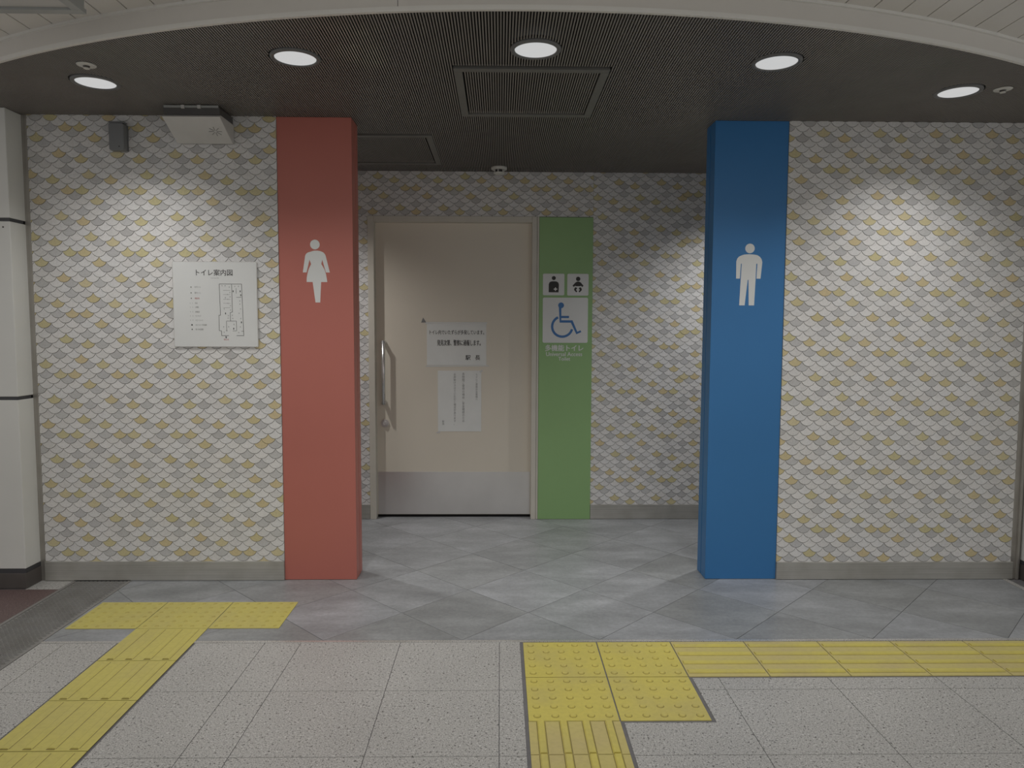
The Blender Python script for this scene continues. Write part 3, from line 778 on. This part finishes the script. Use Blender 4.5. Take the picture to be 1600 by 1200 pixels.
ln.build('position_arrow', 'black_ink', mp)
for v, s, wd, col in [(388, '女子トイレ', 78, 'grey_ink'), (462, '男子トイレ', 78, 'grey_ink'), (530, '現在地', 58, 'red_ink'), (590, '洋式', 32, 'grey_ink'), (640, '小便器', 44, 'grey_ink'),
                  (698, '洗面台', 56, 'grey_ink'), (750, 'ベビーチェア', 72, 'grey_ink'), (803, 'ベビーシート', 94, 'grey_ink'), (862, 'オストメイト対応設備', 140, 'grey_ink'), (918, '車いす対応設備', 96, 'grey_ink')]:
    a, b = mpt(356, v + 11); c2, d2 = mpt(356 + wd, v - 11)
    lettering('lettering', s, a, c2, b, d2, MY, col, mp)
a, b = mpt(705, 1056); c2, d2 = mpt(768, 1034); lettering('lettering', '現在地', a, c2, b, d2, MY, 'red_ink', mp)

# ------------------------------------------------------------------ wall devices
e = empty('wall_speaker', (-1.414, -.10, 2.146), 'white wedge-shaped box hung under the dark ceiling on the left wall', 'speaker')
wx0, wx1 = -1.545, -1.282
def wy(pts): return pts
prof = [(-.030, 2.146), (-.190, 2.2275), (-.176, 2.2385), (-.010, 2.2385), (-.010, 2.150)]       # (Y, Z) section
body = MB(); n = len(prof)
body.add([(wx0, y, z) for y, z in prof] + [(wx1, y, z) for y, z in prof],
         [tuple(range(n)), tuple(range(2 * n - 1, n - 1, -1))] + [(i, i + n, (i + 1) % n + n, (i + 1) % n) for i in range(n)])
body.build('body', 'plastic_white', e, bevel=0.002)
MB().box(wx0 + .004, wx1 - .004, -.180, -.012, 2.239, H - .010).build('bracket_box', 'bracket_grey', e, bevel=0.002)
MB().box(wx0 + .008, wx1 - .008, -.184, -.178, H - .014, H - .004).build('rail', 'box_grey', e)
for t in (.36, .64): MB().box(wx0 + (wx1 - wx0) * t - .007, wx0 + (wx1 - wx0) * t + .007, -.188, -.180, H - .018, H - .003).build('clip', 'plastic_white', e)
st = MB()
cx_, cy_, cz_ = -1.335, -.105, 2.1842
dn = Vector((0, -.16, .0815)).normalized(); nn = Vector((0, -.0815, -.16)).normalized()
for k in range(8):
    a = math.pi / 4 * k
    d = Vector((1, 0, 0)) * math.cos(a) + dn * math.sin(a); p = d.cross(nn)
    c0 = Vector((cx_, cy_, cz_)) + nn * .0012
    q = [c0 + d * .007 + p * .0011, c0 + d * .030 + p * .0011, c0 + d * .030 - p * .0011, c0 + d * .007 - p * .0011]
    st.add([x for x in q] + [x - nn * .001 for x in q], [(0, 1, 2, 3), (7, 6, 5, 4), (0, 4, 5, 1), (1, 5, 6, 2), (2, 6, 7, 3), (3, 7, 4, 0)])
st.build('sound_slots', 'grey_ink', e)
e = empty('wall_sensor', (-1.824, 0, 2.110), 'small dark grey box near the top of the left tiled wall', 'sensor')
MB().box(-1.863, -1.788, -.012, -.006, 2.112, 2.232).build('mount_plate', 'plastic_grey', e)
MB().prism(rrect(-1.861, -1.790, 2.108, 2.236, .010), wallfn(0), .050, .012).build('case', 'plastic_grey', e, bevel=0.004)
MB().box(-1.861, -1.790, -.046, -.012, 2.2365, 2.244).build('cap', 'plastic_grey', e, bevel=0.002)
MB().tube([(-1.812, -.0505, 2.126), (-1.812, -.0515, 2.126)], .003, 8).build('indicator', 'black_ink', e)

# ------------------------------------------------------------------ downlights with their own light
LAB = ['round downlight farthest left in the dark ceiling', 'round downlight above the left wall near the red pillar', 'round downlight in the middle of the dark ceiling in front of the hatch',
       'round downlight in front of the blue pillar', 'round downlight farthest right in the dark ceiling',
       'round downlight in the recess behind the red pillar', 'round downlight in the recess behind the blue pillar']
for (lx, ly), lab in zip(LAMPS, LAB):
    e = empty('downlight', (lx, ly, H), lab, 'ceiling light', 'ceiling downlights')
    MB().lathe([(.077, H - .001), (.079, H - .005), (.092, H - .004), (.094, H + .001), (.094, H + .016), (.077, H + .016), (.077, H - .001)], lx, ly, 40).build('trim_ring', 'ring_grey', e, smooth=True)
    MB().lathe([(0, H - .001), (.0765, H - .001), (.0765, H + .006), (0, H + .006)], lx, ly, 40).build('diffuser', 'lamp_diffuser', e)
    d = bpy.data.lights.new('lamp', 'SPOT'); d.energy = DOWNLIGHT_POWER * (8.5 if ly > 0 else 5.2); d.spot_size = math.radians(130); d.spot_blend = 1.0
    d.shadow_soft_size = 0.025 if ly > 0 else 0.05; d.color = (1.0, 0.985, 0.96)
    o = bpy.data.objects.new('lamp', d); COL.objects.link(o); o.parent = e; o.location = (0, 0, -.012)

# ------------------------------------------------------------------ sprinklers
def sprinkler(x, y, label):
    e = empty('sprinkler', (x, y, H), label, 'sprinkler', 'ceiling sprinklers')
    MB().lathe([(0, H - .006), (.020, H - .006), (.034, H - .004), (.036, H - .001), (0, H - .001)], x, y, 28).build('escutcheon', 'sprinkler_white', e, smooth=True)
    mb = MB(); mb.lathe([(0, H - .012), (.010, H - .012), (.013, H - .006), (0, H - .006)], x, y, 16)
    mb.build('neck', 'dark_metal', e)
    MB().lathe([(0, H - .016), (.011, H - .016), (.011, H - .0125), (0, H - .012)], x, y, 16).build('deflector', 'sprinkler_white', e)
sprinkler(-1.6082, -.6785, 'small white sprinkler beside the leftmost downlight')
sprinkler(2.1151, -.4964, 'small white sprinkler beside the rightmost downlight')
x, y = -.0088, 1.06
e = empty('smoke_detector', (x, y, H), 'round white smoke detector on the dark ceiling above the door', 'smoke detector')
MB().lathe([(0, H - .016), (.046, H - .016), (.050, H - .010), (.050, H - .001), (0, H - .001)], x, y, 32).build('base', 'sprinkler_white', e, smooth=False)
MB().lathe([(0, H - .030), (.024, H - .030), (.024, H - .016), (0, H - .016)], x, y, 24).build('sensing_chamber', 'dark_metal', e)
for k in range(6):
    a = math.pi / 3 * k + .3
    MB().box(x + .031 * math.cos(a) - .003, x + .031 * math.cos(a) + .003, y + .031 * math.sin(a) - .003, y + .031 * math.sin(a) + .003, H - .034, H - .016).build('cage_post', 'sprinkler_white', e)
MB().lathe([(0, H - .044), (.026, H - .044), (.036, H - .036), (.036, H - .033), (0, H - .033)], x, y, 28).build('cap', 'sprinkler_white', e, smooth=False)

# ------------------------------------------------------------------ clad columns at both ends
def clad(name, x0, x1, y0, y1, label):
    e = empty(name, ((x0 + x1) / 2, y0, 0), label, 'column')
    zs = [.098, .928, 1.770, H - .001]
    for a, b in zip(zs, zs[1:]): MB().box(x0, x1, y0, y1, a + (.008 if a > .2 else 0), b - (.008 if b < 2.2 else 0)).build('panel', 'panel_white', e, bevel=0.003)
    for z in zs[1:3]: MB().box(x0 + .002, x1 - .002, y0 + .002, y1, z - .008, z + .008).build('joint_strip', 'joint_dark', e)
    MB().box(x0 - .001, x1 + .001, y0 - .001, y1, .078, .097).build('base_cap', 'joint_dark', e)
    MB().box(x0 - .003, x1 + .003, y0 - .003, y1, 0, .077).build('base', 'base_black', e, bevel=0.002)
    return e
cl = clad('clad_column', -3.4, -2.298, -.118, .14, 'white panel-clad column with dark base at the left edge')
for z in (1.70, 1.62): pass
MB().tube([(-2.33, -.119, 1.735), (-2.33, -.1175, 1.735)], .004, 10).build('screw', 'dark_metal', cl)
clad('clad_column', 2.668, 3.8, -.20, .14, 'white panel-clad column with dark base at the right edge')

# ------------------------------------------------------------------ drains
def grating(x0, x1, y0, y1, label):
    e = empty('drain_grating', ((x0 + x1) / 2, y1, -.006), label, 'drain', 'floor drain gratings')
    MB().box(x0 + .018, x1 - .018, y0, y1, -.0079, -.0015).build('plate', 'drain_steel', e)
    for a in (x0, x1 - .018): MB().box(a + .001, a + .017, y0, y1, -.0079, .0008).build('side_rail', 'drain_steel', e)
    mb = MB(); py, pxx = .0125, .021; r = 0
    y = y1 - .006
    while y > y0 + .01:
        x = x0 + .024 + (pxx / 2 if r % 2 else 0)
        while x < x1 - .03:
            mb.box(x, x + .0145, y - .0055, y, -.0015, .0012); x += pxx
        y -= py; r += 1
    tag(mb.build('ridges', 'drain_steel', e), kind='stuff')
    return e
dr = grating(-2.136, -1.846, -2.2, -.012, 'grey steel drain grating across the floor at the left')
MB().box(-2.13, -1.85, -.013, -.0115, -.006, .004).build('slot', 'ceiling_void', dr)
grating(2.602, 2.80, -1.2, -.21, 'steel drain grating at the right edge of the floor')

# ------------------------------------------------------------------ framed box on the plank ceiling
bx0, bx1, by0, by1, bz = -2.6, -1.316, -1.95, -1.20, 2.2575
e = empty('ceiling_box', ((bx0 + bx1) / 2, (by0 + by1) / 2, bz), 'grey framed box fixed to the white plank ceiling, top left', 'ceiling box')
MB().box(bx0 + .015, bx1 - .004, by0 + .015, by1 - .004, bz + .014, HW - .001).build('housing', 'box_grey', e, bevel=0.002)
for r in ((bx0, bx1, by1 - .03, by1), (bx0, bx1, by0, by0 + .03), (bx0, bx0 + .03, by0 + .03, by1 - .03), (bx1 - .03, bx1, by0 + .03, by1 - .03)):
    MB().box(*r, bz, bz + .014).build('frame_bar', 'box_grey', e, bevel=0.001)
MB().box(bx0 + .031, bx1 - .031, by0 + .031, by1 - .031, bz + .008, bz + .0135).build('cover_sheet', 'plastic_white', e)
